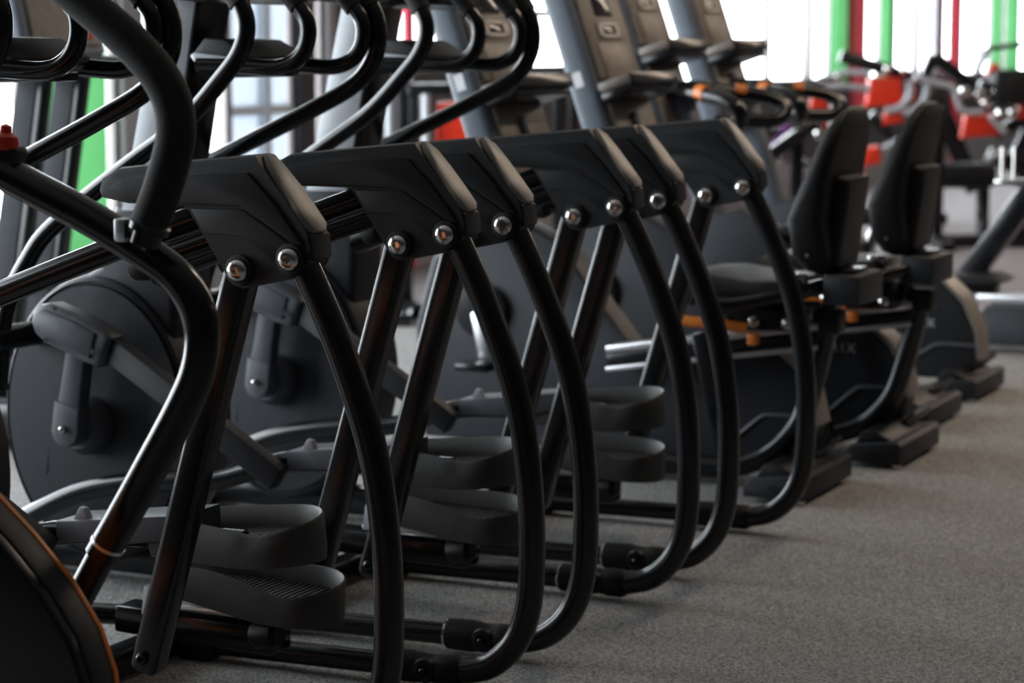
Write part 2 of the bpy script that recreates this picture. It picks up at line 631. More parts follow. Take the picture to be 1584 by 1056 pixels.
def make_elliptical():
    t = thing('elliptical_trainer', '', 'elliptical trainer', (X0, Y1, 0))
    VT = 0.038
    # ---------------- one rear side frame, then its twin on the far side
    cover_o = P2([(-0.395, 1.046), (-0.388, 1.066), (-0.352, 1.084), (-0.20, 1.100), (-0.071, 1.112), (-0.02, 1.050), (0.031, 0.984),
                  (0.041, 0.952), (0.034, 0.925), (0.016, 0.906), (-0.02, 0.896), (-0.095, 0.880), (-0.116, 0.885), (-0.131, 0.905),
                  (-0.165, 0.955), (-0.204, 1.012), (-0.214, 1.020), (-0.33, 1.021), (-0.385, 1.030)])
    b = NB()
    prism(b, cover_o, 0.004, 0.075, 0.0)
    # broad chamfer along the top edges, small rounding elsewhere
    b.edges.ensure_lookup_table()
    tops, rest = [], []
    for e in b.edges:
        if len(e.link_faces) == 2 and abs(e.verts[0].co.y - e.verts[1].co.y) < 1e-6:
            zc = (e.verts[0].co.z + e.verts[1].co.z) / 2
            uc = (e.verts[0].co.x + e.verts[1].co.x) / 2
            (tops if (zc > 1.055 + DZ and uc < -0.06) else rest).append(e)
    bmesh.ops.bevel(b, geom=tops, offset=0.016, segments=2, profile=0.6, affect='EDGES', clamp_overlap=True)
    cover = put('rear_cover', b, 'cover', t, 30)
    q_prism('cover_panel', P2([(-0.372, 1.048), (-0.34, 1.062), (-0.2, 1.072), (-0.082, 1.080), (-0.03, 1.030), (0.026, 0.962),
                               (0.020, 0.957), (-0.03, 0.985), (-0.094, 1.023), (-0.20, 1.023), (-0.33, 1.026)]), 0.000, 0.006, 'cover', cover, 0.0025)
    q_prism('cover_panel', P2([(-0.200, 1.016), (-0.096, 1.017), (-0.035, 0.983), (0.018, 0.948), (0.030, 0.940), (0.022, 0.915), (0.004, 0.903), (-0.012, 0.906),
                               (-0.094, 0.971), (-0.172, 0.974)]), 0.0015, 0.006, 'cover', cover, 0.002)
    # grained cap on the sloping rear edge, tan sheen put into its colour
    b = NB()
    capn = [(-0.066, 1.110), (-0.048, 1.095), (-0.02, 1.0605), (0.010, 1.022), (0.034, 0.992), (0.040, 0.980)]
    ring = []
    wd = [0.006, 0.022, 0.030, 0.033, 0.031, 0.018]
    for (u, z), w in zip(capn, wd):
        nx, nz = 0.77, 0.64
        ring.append([b.verts.new((u + nx * h, VT + s * w, z + DZ + nz * h)) for s, h in ((-1, -0.010), (-1, 0.002), (-0.8, 0.0045), (0.8, 0.0045), (1, 0.002), (1, -0.010))])
    for a, c in zip(ring, ring[1:]):
        for i in range(6):
            b.faces.new((a[i], a[(i + 1) % 6], c[(i + 1) % 6], c[i]))
    b.faces.new(ring[0])
    b.faces.new(list(reversed(ring[-1])))
    put('cover_cap', b, 'cap', cover, 50)['label'] = 'grained cap on the slope, warm sheen in its colour'
    # short skirt below the cap
    q_prism('cover_skirt', P2([(0.026, 0.986), (0.041, 0.976), (0.045, 0.936), (0.026, 0.928)]), 0.006, 0.072, 'house', cover, 0.004)
    for bc in ((0.001, 0.935), (-0.101, 0.912)):
        q_lathe('washer', (bc[0], -0.001, bc[1] + DZ), (0, -1, 0), [(0.027, -0.004), (0.027, 0.001), (0.024, 0.002), (0.0, 0.002)], 'seam', cover, 20)
        bolt('bolt', (bc[0], -0.003, bc[1] + DZ), 0.0205, cover)['label'] = 'polished steel button bolt'
    hoop = [(-0.012, 0.955), (0.022, 0.896), (0.088, 0.755), (0.141, 0.60), (0.166, 0.43), (0.168, 0.27), (0.156, 0.185), (0.128, 0.125),
            (0.082, 0.082), (0.03, 0.064), (-0.02, 0.060)]
    q_tube('rear_hoop', P3(hoop, VT), 0.0265, 'black_metal', t, seg=20, smooth=6)
    # universal-joint coupling on the floor tube
    b = NB()
    lathe(b, (-0.148, VT, 0.060 + DZ), (1, 0, 0), [(0.028, 0), (0.033, 0.004), (0.034, 0.06), (0.030, 0.085), (0.030, 0.11), (0.033, 0.12), (0.033, 0.155), (0.029, 0.165)], 20)
    cp = put('coupling', b, 'coupling', t)
    b = NB()
    lathe(b, (-0.055, VT - 0.020, 0.060 + DZ), (0, -1, 0), [(0.026, -0.02), (0.026, 0.008), (0.023, 0.013), (0.014, 0.014), (0.011, 0.010), (0, 0.010)], 20)
    put('coupling_boss', b, 'coupling', cp)
    bolt('coupling_screw', (-0.055, VT - 0.030, 0.060 + DZ), 0.009, cp, 'black_gloss')
    q_lathe('coupling_ring', (-0.152, VT, 0.060 + DZ), (1, 0, 0), [(0.025, 0), (0.0295, 0.001), (0.0295, 0.005), (0.025, 0.006)], 'chrome', cp)
    q_tube('floor_tube', P3([(-0.60, 0.052), (-0.145, 0.058)], VT), 0.0235, 'black_metal', t, seg=18, smooth=0)
    q_box('floor_bracket', (-0.60, VT, 0.055 + DZ), (0.085, 0.075, 0.066), 'house', t, 0.010)
    # slanted box-section strut
    d0, d1 = Vector((-0.112, 0, 0.92 + DZ)), Vector((-0.333, 0, 0.165 + DZ))
    q = q_beam('support_strut', (d0.x, VT, d0.z), (d1.x, VT, d1.z), 0.052, 0.056, 'black_metal', t, 0.014, (0, 1, 0), 4)
    bolt('pivot_bolt', (d1.x + 0.008, VT - 0.027, d1.z + 0.03), 0.012, q, 'black_gloss')
    # rails running forward out of the cover
    q_tube('side_rail', P3([(-0.19, 1.005), (-0.40, 0.932), (-0.70, 0.822)], 0.045), 0.0235, 'black_gloss', t, seg=18, smooth=3)
    lr = q_tube('lower_rail', P3([(-0.165, 0.962), (-0.305, 0.915)], 0.03), 0.0185, 'black_gloss', t, seg=16, smooth=0)
    b = NB()
    lathe(b, (-0.30, 0.03, 0.915 + DZ), (-0.95, 0, -0.32), [(0.019, 0), (0.026, 0.005), (0.028, 0.02), (0.022, 0.04), (0, 0.046)], 16)
    put('rail_knob', b, 'foam', lr)
    for o in [c for c in t.children]:
        shift_copy(o, (0, SIDE, 0))
    # ---------------- centre frame and cross beam
    q_box('cross_beam', (-0.66, 0.33, 0.055 + DZ), (0.06, 0.70, 0.06), 'black_metal', t, 0.01)
    q_box('centre_frame', (-1.12, 0.33, 0.075 + DZ), (0.92, 0.09, 0.07), 'black_metal', t, 0.012)
    q_box('front_foot', (-1.52, 0.33, 0.05 + DZ), (0.10, 0.62, 0.06), 'black_metal', t, 0.02)
    # ---------------- flywheel housing
    hc = (-1.188, 0.42 + DZ)
    b = NB()
    R = 0.357
    lathe(b, (hc[0], 0.33, hc[1]), (0, -1, 0), [(R * 0.90, -0.105), (R * 0.97, -0.095), (R, -0.06), (R, 0.06), (R * 0.975, 0.088), (R * 0.95, 0.096), (R * 0.945, 0.090), (R * 0.93, 0.090), (R * 0.92, 0.098), (R * 0.4, 0.106), (0, 0.106)], 72)
    hs = put('flywheel_housing', b, 'house', t, 28)
    for v in hs.data.vertices:
        v.co.x = hc[0] + (v.co.x - hc[0]) * 0.75
        v.co.z = hc[1] + (v.co.z - hc[1]) * 0.97
    q_prism('housing_crest', P2([(-1.33, 0.66), (-1.27, 0.735), (-1.18, 0.785), (-1.13, 0.93), (-0.97, 0.93), (-0.96, 0.80), (-0.97, 0.62)]), 0.25, 0.41, 'house', hs, 0.02, 3)

    def seam(pts):
        q_tube('seam', P3(pts, 0.2275), 0.0018, 'seam', hs, seg=6, smooth=3)
    seam([(-1.135, 0.405), (-1.05, 0.416), (-0.98, 0.425), (-0.945, 0.43)])
    seam([(-1.255, 0.405), (-1.29, 0.392), (-1.315, 0.35), (-1.325, 0.28)])
    q_lathe('housing_screw', (-1.278, 0.228, 0.378 + DZ), (0, -1, 0), [(0.009, -0.004), (0.009, 0.003), (0.006, 0.004), (0, 0.002)], 'seam', hs, 14)
    # ---------------- crank
    cd = q_lathe('crank_disc', (-1.195, 0.20, 0.408 + DZ), (0, -1, 0), [(0.070, -0.02), (0.068, 0.004), (0.061, 0.018), (0.050, 0.030), (0.0, 0.032)], 'crank', t, 36)
    ca = q_prism('crank_arm', P2([(-1.230, 0.405), (-1.224, 0.385), (-1.208, 0.373), (-1.188, 0.372), (-1.170, 0.382), (-1.162, 0.40), (-1.150, 0.50), (-1.128, 0.64), (-1.178, 0.66), (-1.205, 0.52)]),
                 0.128, 0.172, 'crank', t, 0.006)
    q_prism('crank_collar', P2([(-1.233, 0.405), (-1.226, 0.383), (-1.208, 0.370), (-1.186, 0.369), (-1.167, 0.381), (-1.159, 0.40), (-1.154, 0.462), (-1.222, 0.478)]), 0.124, 0.174, 'house_light', ca, 0.005)
    bolt('crank_screw', (-1.196, 0.122, 0.412 + DZ), 0.009, ca)
    kn = q_prism('crank_knuckle', P2([(-1.245, 0.668), (-1.238, 0.692), (-1.218, 0.708), (-1.190, 0.712), (-1.115, 0.690), (-1.035, 0.655), (-1.022, 0.640), (-1.048, 0.578), (-1.062, 0.570), (-1.10, 0.580),
                                      (-1.205, 0.618), (-1.235, 0.64)]), 0.070, 0.135, 'crank', t, 0.014, 3)
    q_prism('knuckle_lid', P2([(-1.232, 0.672), (-1.222, 0.690), (-1.20, 0.697), (-1.125, 0.676), (-1.062, 0.650), (-1.078, 0.592), (-1.195, 0.630), (-1.222, 0.648)]), 0.064, 0.075, 'crank', kn, 0.004)
    for c in ((-1.165, 0.703), (-1.195, 0.627), (-1.066, 0.61)):
        q_lathe('knuckle_screw', (c[0], 0.062, c[1] + DZ), (0, -1, 0), [(0.006, 0), (0.006, 0.003), (0, 0.002)], 'seam', kn, 10)
    # ---------------- connecting rod and pedal arms
    q_beam('connecting_rod', (-1.06, 0.105, 0.625 + DZ), (-0.60, 0.105, 0.345 + DZ), 0.042, 0.058, 'house', t, 0.006)
    q_tube('pedal_arm', P3([(-1.43, 0.13), (-1.31, 0.198), (-1.19, 0.255), (-1.06, 0.287), (-0.93, 0.305), (-0.80, 0.318), (-0.62, 0.372), (-0.45, 0.385), (-0.20, 0.39)], 0.165), 0.0215, 'black_metal', t, seg=14, smooth=5, flat=1.15)
    q_tube('pedal_arm', P3([(-1.43, 0.22), (-1.20, 0.15), (-0.95, 0.12), (-0.70, 0.13)], 0.49), 0.0215, 'black_metal', t, seg=14, smooth=5)
    carrier = q_prism('pedal_carrier', P2([(-0.596, 0.366), (-0.596, 0.404), (-0.53, 0.412), (-0.30, 0.442), (-0.30, 0.395), (-0.45, 0.37)]), 0.125, 0.245, 'house_light', t, 0.006)
    q_prism('carrier_latch', P2([(-0.570, 0.400), (-0.552, 0.432), (-0.540, 0.430), (-0.530, 0.406)]), 0.140, 0.160, 'silver', carrier, 0.004)
    pedal(t, (-0.062, 0.414), 0.10, 0.205)
    q_beam('pedal_arm_box', (-0.66, 0.435, 0.147 + DZ), (-0.285, 0.435, 0.138 + DZ), 0.075, 0.056, 'black_gloss', t, 0.008)
    q_box('pedal_arm_plate', (-0.43, 0.435, 0.184 + DZ), (0.26, 0.062, 0.012), 'alu', t, 0.003)
    lo = pedal(t, (-0.160, 0.226), -0.03, 0.45)
    q_lathe('pedal_pivot', (-0.33, 0.40, 0.150 + DZ), (1, 0, 0.1), [(0.022, 0), (0.028, 0.01), (0.028, 0.05), (0.020, 0.06)], 'coupling', t, 18)
    q_prism('hinge_post', P2([(-0.395, 0.30), (-0.360, 0.30), (-0.352, 0.245), (-0.402, 0.245)]), 0.12, 0.145, 'silver', carrier, 0.004)
    # ---------------- mast, tray, fixed handlebar
    mast = q_prism('mast', P2([(-1.135, 0.80), (-1.005, 0.80), (-0.873, 1.50), (-0.970, 1.50)]), 0.26, 0.40, 'black_metal', t, 0.008)
    for v0, v1 in ((0.252, 0.262), (0.398, 0.408)):
        q_prism('mast_side', P2([(-1.138, 0.80), (-1.010, 0.80), (-0.878, 1.50), (-0.974, 1.50)]), v0, v1, 'silver', mast, 0.003)
    tr = q_prism('reading_tray', P2([(-0.878, 1.276), (-0.860, 1.252), (-0.735, 1.250), (-0.728, 1.258), (-0.735, 1.268), (-0.79, 1.276), (-0.868, 1.284)]), 0.195, 0.455, 'silver', t, 0.005)
    q_prism('tray_liner', P2([(-0.872, 1.282), (-0.842, 1.315), (-0.790, 1.312), (-0.722, 1.275), (-0.722, 1.264), (-0.84, 1.272)]), 0.200, 0.45, 'cover', tr, 0.005)
    q_box('tray_bracket', (-0.80, 0.33, 1.238 + DZ), (0.20, 0.10, 0.02), 'black_metal', tr, 0.005)
    for v in (0.205, 0.455):
        h = q_tube('fixed_handlebar', P3([(-0.86, 1.256), (-0.75, 1.254), (-0.655, 1.250), (-0.603, 1.268), (-0.577, 1.305), (-0.576, 1.352), (-0.603, 1.392), (-0.66, 1.455), (-0.74, 1.53)], v), 0.0185, 'black_gloss', t, seg=16)
        q_tube('hand_sensor', P3([(-0.597, 1.384), (-0.66, 1.455), (-0.74, 1.53)], v), 0.0235, 'foam', h, seg=16, smooth=4)
    q_tube('handlebar_crossbar', P3([(-0.83, 1.245)], 0.19) + P3([(-0.83, 1.245)], 0.47), 0.020, 'black_gloss', t, seg=14, smooth=0)
    cn = q_prism('console', P2([(-0.99, 1.412), (-0.79, 1.392), (-0.74, 1.404), (-0.74, 1.43), (-0.86, 1.76), (-1.00, 1.76)]), 0.10, 0.56, 'black_metal', t, 0.02, 3)
    q_prism('console_face', P2([(-0.738, 1.44), (-0.852, 1.745), (-0.846, 1.747), (-0.732, 1.442)]), 0.15, 0.51, 'face', cn, 0.002)
    q_box('console_button', (-0.735, 0.20, 1.435 + DZ), (0.014, 0.03, 0.014), 'green_led', cn, 0.004)
    q_box('console_button', (-0.735, 0.235, 1.435 + DZ), (0.014, 0.03, 0.014), 'red_led', cn, 0.004)
    # ---------------- moving handles
    sw = q_tube('swing_arm', P3([(-1.36, 0.50), (-1.335, 0.686), (-1.264, 0.81), (-1.189, 0.890), (-1.0, 1.02), (-0.84, 1.124), (-0.735, 1.224), (-0.685, 1.283), (-0.668, 1.338), (-0.684, 1.392), (-0.74, 1.48)], 0.10), 0.0205, 'black_gloss', t, seg=16)
    q_tube('foam_grip', P3([(-0.682, 1.388), (-0.74, 1.48), (-0.80, 1.56)], 0.10), 0.0255, 'foam', sw, seg=16, smooth=4)
    sw = q_tube('swing_arm', P3([(-1.40, 0.50), (-1.38, 0.72), (-1.28, 0.87), (-1.12, 0.972), (-0.95, 1.050), (-0.74, 1.145), (-0.615, 1.210), (-0.563, 1.272), (-0.553, 1.335), (-0.573, 1.395), (-0.63, 1.48)], SIDE - 0.10), 0.0205, 'black_gloss', t, seg=16)
    q_tube('foam_grip', P3([(-0.571, 1.388), (-0.63, 1.48), (-0.70, 1.56)], SIDE - 0.10), 0.0255, 'foam', sw, seg=16, smooth=4)
    q_lathe('swing_pivot', (-1.345, 0.05, 0.62 + DZ), (0, 1, 0), [(0.02, 0), (0.03, 0.01), (0.03, 0.5), (0.02, 0.51)], 'black_metal', t, 18)
    q_beam('pivot_stay', (-1.345, 0.33, 0.62 + DZ), (-1.20, 0.33, 0.80 + DZ), 0.06, 0.06, 'black_metal', t)
    return t


first = make_elliptical()
first['label'] = 'black elliptical trainer nearest the camera, its rear hoop at the bottom edge'
GE = 'elliptical trainers in the front row'
first['group'] = GE
for k, lab in ((1, 'black elliptical trainer in the middle of the three in the row'),
               (2, 'black elliptical trainer farthest down the row, next to the recumbent bikes')):
    c = copy_tree(first)
    c.location.y += PITCH_Y * k
    c['label'] = lab

# ------------------------------------------------------------------ nearest machine, cut by the left edge
z = thing('stepper_machine', 'black tube-framed stepper with orange-edged shroud at the left edge', 'stepper', (-2.05, 2.75, 0))


def ZL(pts, y):
    return [(x + 2.05, y - 2.75, zz) for x, zz in pts]


YT = 2.93
q_tube('frame_tube', ZL([(-2.75, 1.30), (-2.50, 1.185), (-2.245, 1.075), (-2.114, 1.021), (-2.009, 0.971), (-1.940, 0.928), (-1.905, 0.872), (-1.906, 0.805), (-1.938, 0.735), (-2.010, 0.620), (-2.093, 0.492)], YT), 0.0275, 'black_gloss', z, seg=20)
q_tube('lower_strut', ZL([(-2.085, 0.505), (-2.15, 0.40), (-2.36, 0.06)], YT), 0.0235, 'black_gloss', z, seg=18, smooth=0)
q_lathe('strut_collar', (-2.082 + 2.05, YT - 2.75, 0.509), (0.54, 0, 0.84), [(0.0285, 0), (0.0285, 0.006)], 'alu', z, 20)
hd = q_tube('side_handle', ZL([(-2.20, 1.45), (-2.125, 1.382), (-2.055, 1.332), (-1.975, 1.272), (-1.922, 1.212), (-1.909, 1.150), (-1.930, 1.078), (-1.962, 1.006)], YT - 0.05), 0.0295, 'foam', z, seg=20)
q_lathe('handle_clamp', (-1.968 + 2.05, YT - 2.80, 0.985), (0.35, 0, 0.93), [(0.024, 0), (0.024, 0.02), (0.032, 0.022), (0.032, 0.032), (0.027, 0.036)], 'black_metal', hd, 18)
q_box('clamp_pin', (-1.998 + 2.05, YT - 2.81, 1.005), (0.02, 0.025, 0.035), 'alu', hd, 0.004)
pk = q_box('pin_bracket', (-2.255 + 2.05, YT - 2.75, 1.105), (0.055, 0.045, 0.035), 'black_metal', z, 0.008)
q_lathe('pull_pin', (-2.250 + 2.05, YT - 2.76, 1.118), (0.1, 0, 1), [(0.019, 0), (0.022, 0.008), (0.019, 0.020), (0.010, 0.026), (0.009, 0.036), (0, 0.040)], 'red', pk, 18)['label'] = 'red pull pin'
so = [(-2.75, 0.93), (-2.25, 0.86), (-2.08, 0.775), (-1.963, 0.685), (-1.893, 0.627), (-1.832, 0.568), (-1.788, 0.508), (-1.766, 0.45), (-1.762, 0.40), (-1.765, 0.22), (-1.80, 0.08), (-1.9, 0.02), (-2.70, 0.02), (-2.9, 0.3)]
so3 = [(x * 1.12 + 2.05, max(0.02, 1.272 - (1.272 - zz) * 1.12)) for x, zz in so]


def inset(pts, d):
    out = []
    n = len(pts)
    for i in range(n):
        a, b_, c = Vector(pts[i - 1]), Vector(pts[i]), Vector(pts[(i + 1) % n])
        n1 = Vector(((b_ - a).y, -(b_ - a).x)).normalized()
        n2 = Vector(((c - b_).y, -(c - b_).x)).normalized()
        m_ = (n1 + n2).normalized()
        out.append(tuple(b_ + m_ * d))
    return out


sh = q_prism('shroud', so3, 2.740 - 2.75, 2.794 - 2.75, 'house', z, 0.004)
q_prism('shroud_side', inset(so3, 0.004), 2.720 - 2.75, 2.766 - 2.75, 'black_metal', sh, 0.006, 3)
q_prism('shroud_trim', inset(so3, -0.0015), 2.792 - 2.75, 2.802 - 2.75, 'orange', sh, 0.001)['label'] = 'thin orange edge trim'
q_prism('shroud_core', inset(so3, 0.12), 2.802 - 2.75, 2.840 - 2.75, 'black_metal', sh, 0.004)
q_box('base_beam', (-0.30, -0.02, 0.03), (0.9, 0.5, 0.06), 'black_metal', z, 0.01)


# ------------------------------------------------------------------ consoles shared by the bikes behind
def tower_console(t, x, zc, w=0.40, tall=0.52, kind=0):
    """tall leaning console: side shell, face, screen, slot, tray, lower panel"""
    lean = math.radians(19)
    ux = Vector((-math.sin(lean), 0, math.cos(lean)))      # up the face
    nx = Vector((math.cos(lean), 0, math.sin(lean)))       # out of the face
    o = Vector((x, 0, zc))
    rot = Matrix((nx, Vector((0, 1, 0)), ux)).transposed()

    def at(n, v, h):
        p = o + nx * n + ux * h
        return (p.x, v, p.z)
    b = NB()
    box(b, at(-0.055, 0, tall / 2 - 0.15), (0.10, w, tall + 0.30), 0.03, 4, rot)
    sh = put('console_shell', b, 'bluegrey', t)
    q_box('console_face', at(0.0, 0, tall / 2 + 0.01), (0.014, w * 0.86, tall * 0.92), 'face', sh, 0.006, rot)
    q_box('console_screen', at(0.006, 0, tall * 0.56), (0.008, w * 0.34, 0.10), 'screen', sh, 0.002, rot)
    for dv, dh, sw_, hh in ((0, 0.020, 0.42, 0.014), (0, -0.020, 0.42, 0.014), (-0.17, 0, 0.08, 0.054), (0.17, 0, 0.08, 0.054)):
        q_box('slot_frame', at(0.009, dv * w, tall * 0.37 + dh), (0.012, w * sw_, hh), 'buckle', sh, 0.003, rot)
    q_box('slot_window', at(0.006, 0, tall * 0.37), (0.008, w * 0.28, 0.028), 'screen', sh, 0.001, rot)
    q_box('key_panel', at(0.007, 0, tall * 0.17), (0.008, w * 0.6, 0.12), 'face', sh, 0.003, rot)
    tr = q_box('tray', at(0.055, 0, 0.0), (0.12, w * 1.02, 0.035), 'face', t, 0.012, rot)
    q_box('tray_lip', at(0.11, 0, -0.005), (0.02, w * 0.98, 0.045), 'black_metal', tr, 0.006, rot)
    q_box('tray_underside', at(0.05, 0, -0.032), (0.11, w * 0.98, 0.03), 'black_metal', tr, 0.008, rot)
    lp = q_box('lower_panel', at(0.0, 0, -0.15), (0.02, w * 0.86, 0.24), 'face', t, 0.01, rot)
    q_box('start_button', at(0.012, 0.02, -0.215), (0.01, 0.03, 0.022), 'green_led', lp, 0.003, rot)
    q_box('stop_button', at(0.012, 0.06, -0.215), (0.01, 0.03, 0.022), 'red_led', lp, 0.003, rot)
    q_lathe('bottle_post', at(0.02, -0.03, -0.24), tuple(ux), [(0.014, 0), (0.014, 0.15), (0.0, 0.155)], 'bluegrey', lp, 14)
    if kind == 0:
        q_box('shell_sticker', at(-0.06, -w / 2 - 0.0005, 0.05), (0.03, 0.002, 0.05), 'sticker', sh, 0, rot)
    return sh


def rear_foot(t, x, ln=0.46):
    """low moulded stabiliser lying across the rear of a bike"""
    b = NB()
    prism(b, [(x - 0.17, 0.015), (x - 0.17, 0.045), (x - 0.145, 0.068), (x + 0.0, 0.085), (x + 0.012, 0.075), (x + 0.012, 0.015)], -ln / 2, ln / 2, 0.008)
    f = put('rear_foot', b, 'house', t)
    q_prism('foot_pad', [(x - 0.145, 0.06), (x - 0.12, 0.105), (x - 0.08, 0.112), (x - 0.03, 0.088), (x - 0.02, 0.078)], -ln / 2 + 0.03, ln / 2 - 0.08, 'cover', f, 0.01)
    q_beam('carry_handle', (x - 0.05, ln / 2 - 0.20, 0.098), (x - 0.03, ln / 2 - 0.02, 0.128), 0.03, 0.02, 'black_gloss', f, 0.006, (1, 0, 0))
    for y in (-ln / 2 + 0.035, ln / 2 - 0.05):
        q_lathe('levelling_foot', (x - 0.01, y, 0.0), (0, 0, 1), [(0.018, 0), (0.018, 0.010), (0.008, 0.013), (0.008, 0.03)], 'chrome', f, 12)
    for dx in (-0.085, -0.045):
        q_lathe('foot_screw', (x + dx, -ln / 2 - 0.001, 0.045), (0, -1, 0), [(0.008, 0), (0.008, 0.003), (0, 0.002)], 'seam', f, 10)
    return f


def make_recumbent(x_off=0.0):
    t = thing('recumbent_bike', '', 'recumbent bike')
    # rear hoop from floor to the seat post
    q_tube('frame_tube', [(-0.95, 0, 0.05), (-0.50, 0, 0.05), (-0.36, 0, 0.055), (-0.24, 0, 0.10), (-0.155, 0, 0.19), (-0.115, 0, 0.30), (-0.085, 0, 0.42), (-0.07, 0, 0.50)], 0.033, 'black_metal', t, seg=18)
    q_box('tube_socket', (-0.066, 0, 0.50), (0.085, 0.075, 0.07), 'cover', t, 0.014)
    rear_foot(t, -0.07)
    q_beam('seat_stay', (-0.42, -0.10, 0.46), (-0.33, -0.10, 0.06), 0.035, 0.05, 'black_metal', t, 0.008)
    # aluminium seat rail
    r = q_beam('seat_rail', (-0.74, 0, 0.385), (-0.085, 0, 0.487), 0.09, 0.02, 'alu', t, 0.004)
    q_beam('rail_channel', (-0.74, 0, 0.350), (-0.085, 0, 0.452), 0.07, 0.04, 'black_metal', r, 0.004)
    q_beam('rail_lip', (-0.74, 0, 0.325), (-0.085, 0, 0.427), 0.09, 0.014, 'alu', r, 0.003)
    # seat, carriage, lever
    q_box('seat_carriage', (-0.25, 0, 0.51), (0.26, 0.22, 0.07), 'black_metal', t, 0.01)
    for dx in (-0.34, -0.25, -0.15):
        q_lathe('carriage_roller', (dx, -0.115, 0.50), (0, -1, 0), [(0.016, 0), (0.016, 0.008), (0.006, 0.012), (0, 0.012)], 'chrome', t, 12)
    lv = q_tube('adjust_lever', [(-0.26, -0.15, 0.485), (-0.36, -0.17, 0.495), (-0.46, -0.17, 0.50)], 0.016, 'orange', t, seg=12, smooth=3)
    q_box('lever_tab', (-0.24, -0.15, 0.455), (0.03, 0.03, 0.035), 'orange', lv, 0.006)
    b = NB()
    prism(b, [(-0.49, 0.565), (-0.50, 0.60), (-0.47, 0.632), (-0.38, 0.640), (-0.25, 0.622), (-0.12, 0.628), (-0.09, 0.60), (-0.12, 0.565)], -0.20, 0.20, 0.03, 3)
    put('seat_cushion', b, 'vinyl', t)
    # tall backrest: thick pad with folded lower nose and rear shell
    b = NB()
    rings = []
    for zz, xf, xr, hw in ((0.640, -0.085, -0.045, 0.08), (0.655, -0.110, -0.030, 0.125), (0.70, -0.130, -0.025, 0.165), (0.80, -0.140, -0.035, 0.19), (0.90, -0.100, -0.025, 0.19),
                           (1.00, -0.060, -0.005, 0.175), (1.06, -0.032, 0.006, 0.145), (1.095, -0.014, 0.008, 0.105), (1.112, -0.004, 0.006, 0.06)):
        rr = min(0.03, (xr - xf) * 0.45)
        pts = []
        for cx_, cy_, a0 in ((xr - rr, hw - rr, 0), (xf + rr, hw - rr, 90), (xf + rr, -hw + rr, 180), (xr - rr, -hw + rr, 270)):
            for i in range(4):
                a_ = math.radians(a0 + 30 * i)
                pts.append((cx_ + rr * math.cos(a_), cy_ + rr * math.sin(a_)))
        rings.append([b.verts.new((x, y, zz)) for x, y in pts])
    for r0, r1 in zip(rings, rings[1:]):
        for i in range(len(r0)):
            j = (i + 1) % len(r0)
            b.faces.new((r0[i], r0[j], r1[j], r1[i]))
    b.faces.new(list(reversed(rings[0])))
    b.faces.new(rings[-1])
    bp = put('backrest', b, 'vinyl', t, 60)
    q_prism('backrest_shell', [(-0.040, 0.885), (-0.015, 0.918), (0.020, 0.912), (0.016, 0.86), (-0.010, 0.665), (-0.050, 0.660)], -0.10, 0.10, 'cover', bp, 0.016, 3)
    q_lathe('shell_screw', (-0.08, -0.166, 0.70), (0, -1, 0), [(0.007, 0), (0.007, 0.003), (0, 0.002)], 'chrome', bp, 10)
    q_beam('back_post', (-0.062, 0, 0.50), (-0.045, 0, 0.70), 0.06, 0.045, 'black_metal', t, 0.01)
    q_box('rear_box', (0.005, 0.0, 0.60), (0.105, 0.24, 0.085), 'house', t, 0.008)
    q_box('rear_box_lid', (-0.005, 0.0, 0.648), (0.07, 0.14, 0.015), 'black_metal', t, 0.005)
    # side grips
    for s in (-1, 1):
        g = q_tube('side_handle', [(-0.50, s * 0.25, 0.610), (-0.42, s * 0.26, 0.590), (-0.36, s * 0.26, 0.570), (-0.28, s * 0.25, 0.560), (-0.17, s * 0.20, 0.580), (-0.06, s * 0.08, 0.610)], 0.019, 'black_gloss', t, seg=14)
        q_tube('handle_grip', [(-0.51, s * 0.25, 0.613), (-0.42, s * 0.26, 0.590), (-0.375, s * 0.26, 0.575)], 0.024, 'foam', g, seg=14, smooth=3)
    q_box('seat_bracket', (-0.12, -0.12, 0.63), (0.05, 0.03, 0.03), 'chrome', t, 0.005)
    # long side shroud with lettering
    so_ = [(-1.43, 0.06), (-1.46, 0.40), (-1.40, 0.62), (-1.28, 0.74), (-1.12, 0.76), (-0.96, 0.69), (-0.82, 0.50), (-0.70, 0.36), (-0.34, 0.385), (-0.265, 0.40), (-0.20, 0.345), (-0.165, 0.27), (-0.145, 0.18), (-0.175, 0.06)]
    s1 = q_prism('body_shroud', [(u + 0.02, w) for u, w in so_], 0.07, 0.19, 'house', t, 0.015, 3)
    q_prism('shroud_edge_highlight', [(u - 0.08, w) for u, w in [(-0.215, 0.408), (-0.165, 0.412), (-0.095, 0.352), (-0.058, 0.275), (-0.036, 0.18), (-0.046, 0.18), (-0.068, 0.272), (-0.105, 0.342), (-0.17, 0.398), (-0.215, 0.396)]], 0.062, 0.20, 'cap', s1, 0.004)  # strip in the pale sheen colour draws the highlight along the rear edge
    q_tube('shroud_ridge', [(-0.40, 0.068, 0.10), (-0.30, 0.068, 0.19), (-0.26, 0.068, 0.205), (-0.15, 0.068, 0.205)], 0.006, 'house_light', s1, seg=8, smooth=3)
    lettering('lettering', 'MATRIX', 0.044, 'letter', s1, (-0.492, 0.0695, 0.312))['label'] = 'pale MATRIX lettering'
    q_lathe('shroud_screw', (-0.175, 0.069, 0.315), (0, -1, 0), [(0.012, 0), (0.012, 0.003), (0, 0.002)], 'seam', s1, 12)
    # crank and pedals in front
    cr = q_lathe('crank_disc', (-1.20, 0.065, 0.47), (0, -1, 0), [(0.075, 0), (0.085, 0.015), (0.03, 0.02), (0, 0.02)], 'black_metal', t, 24)
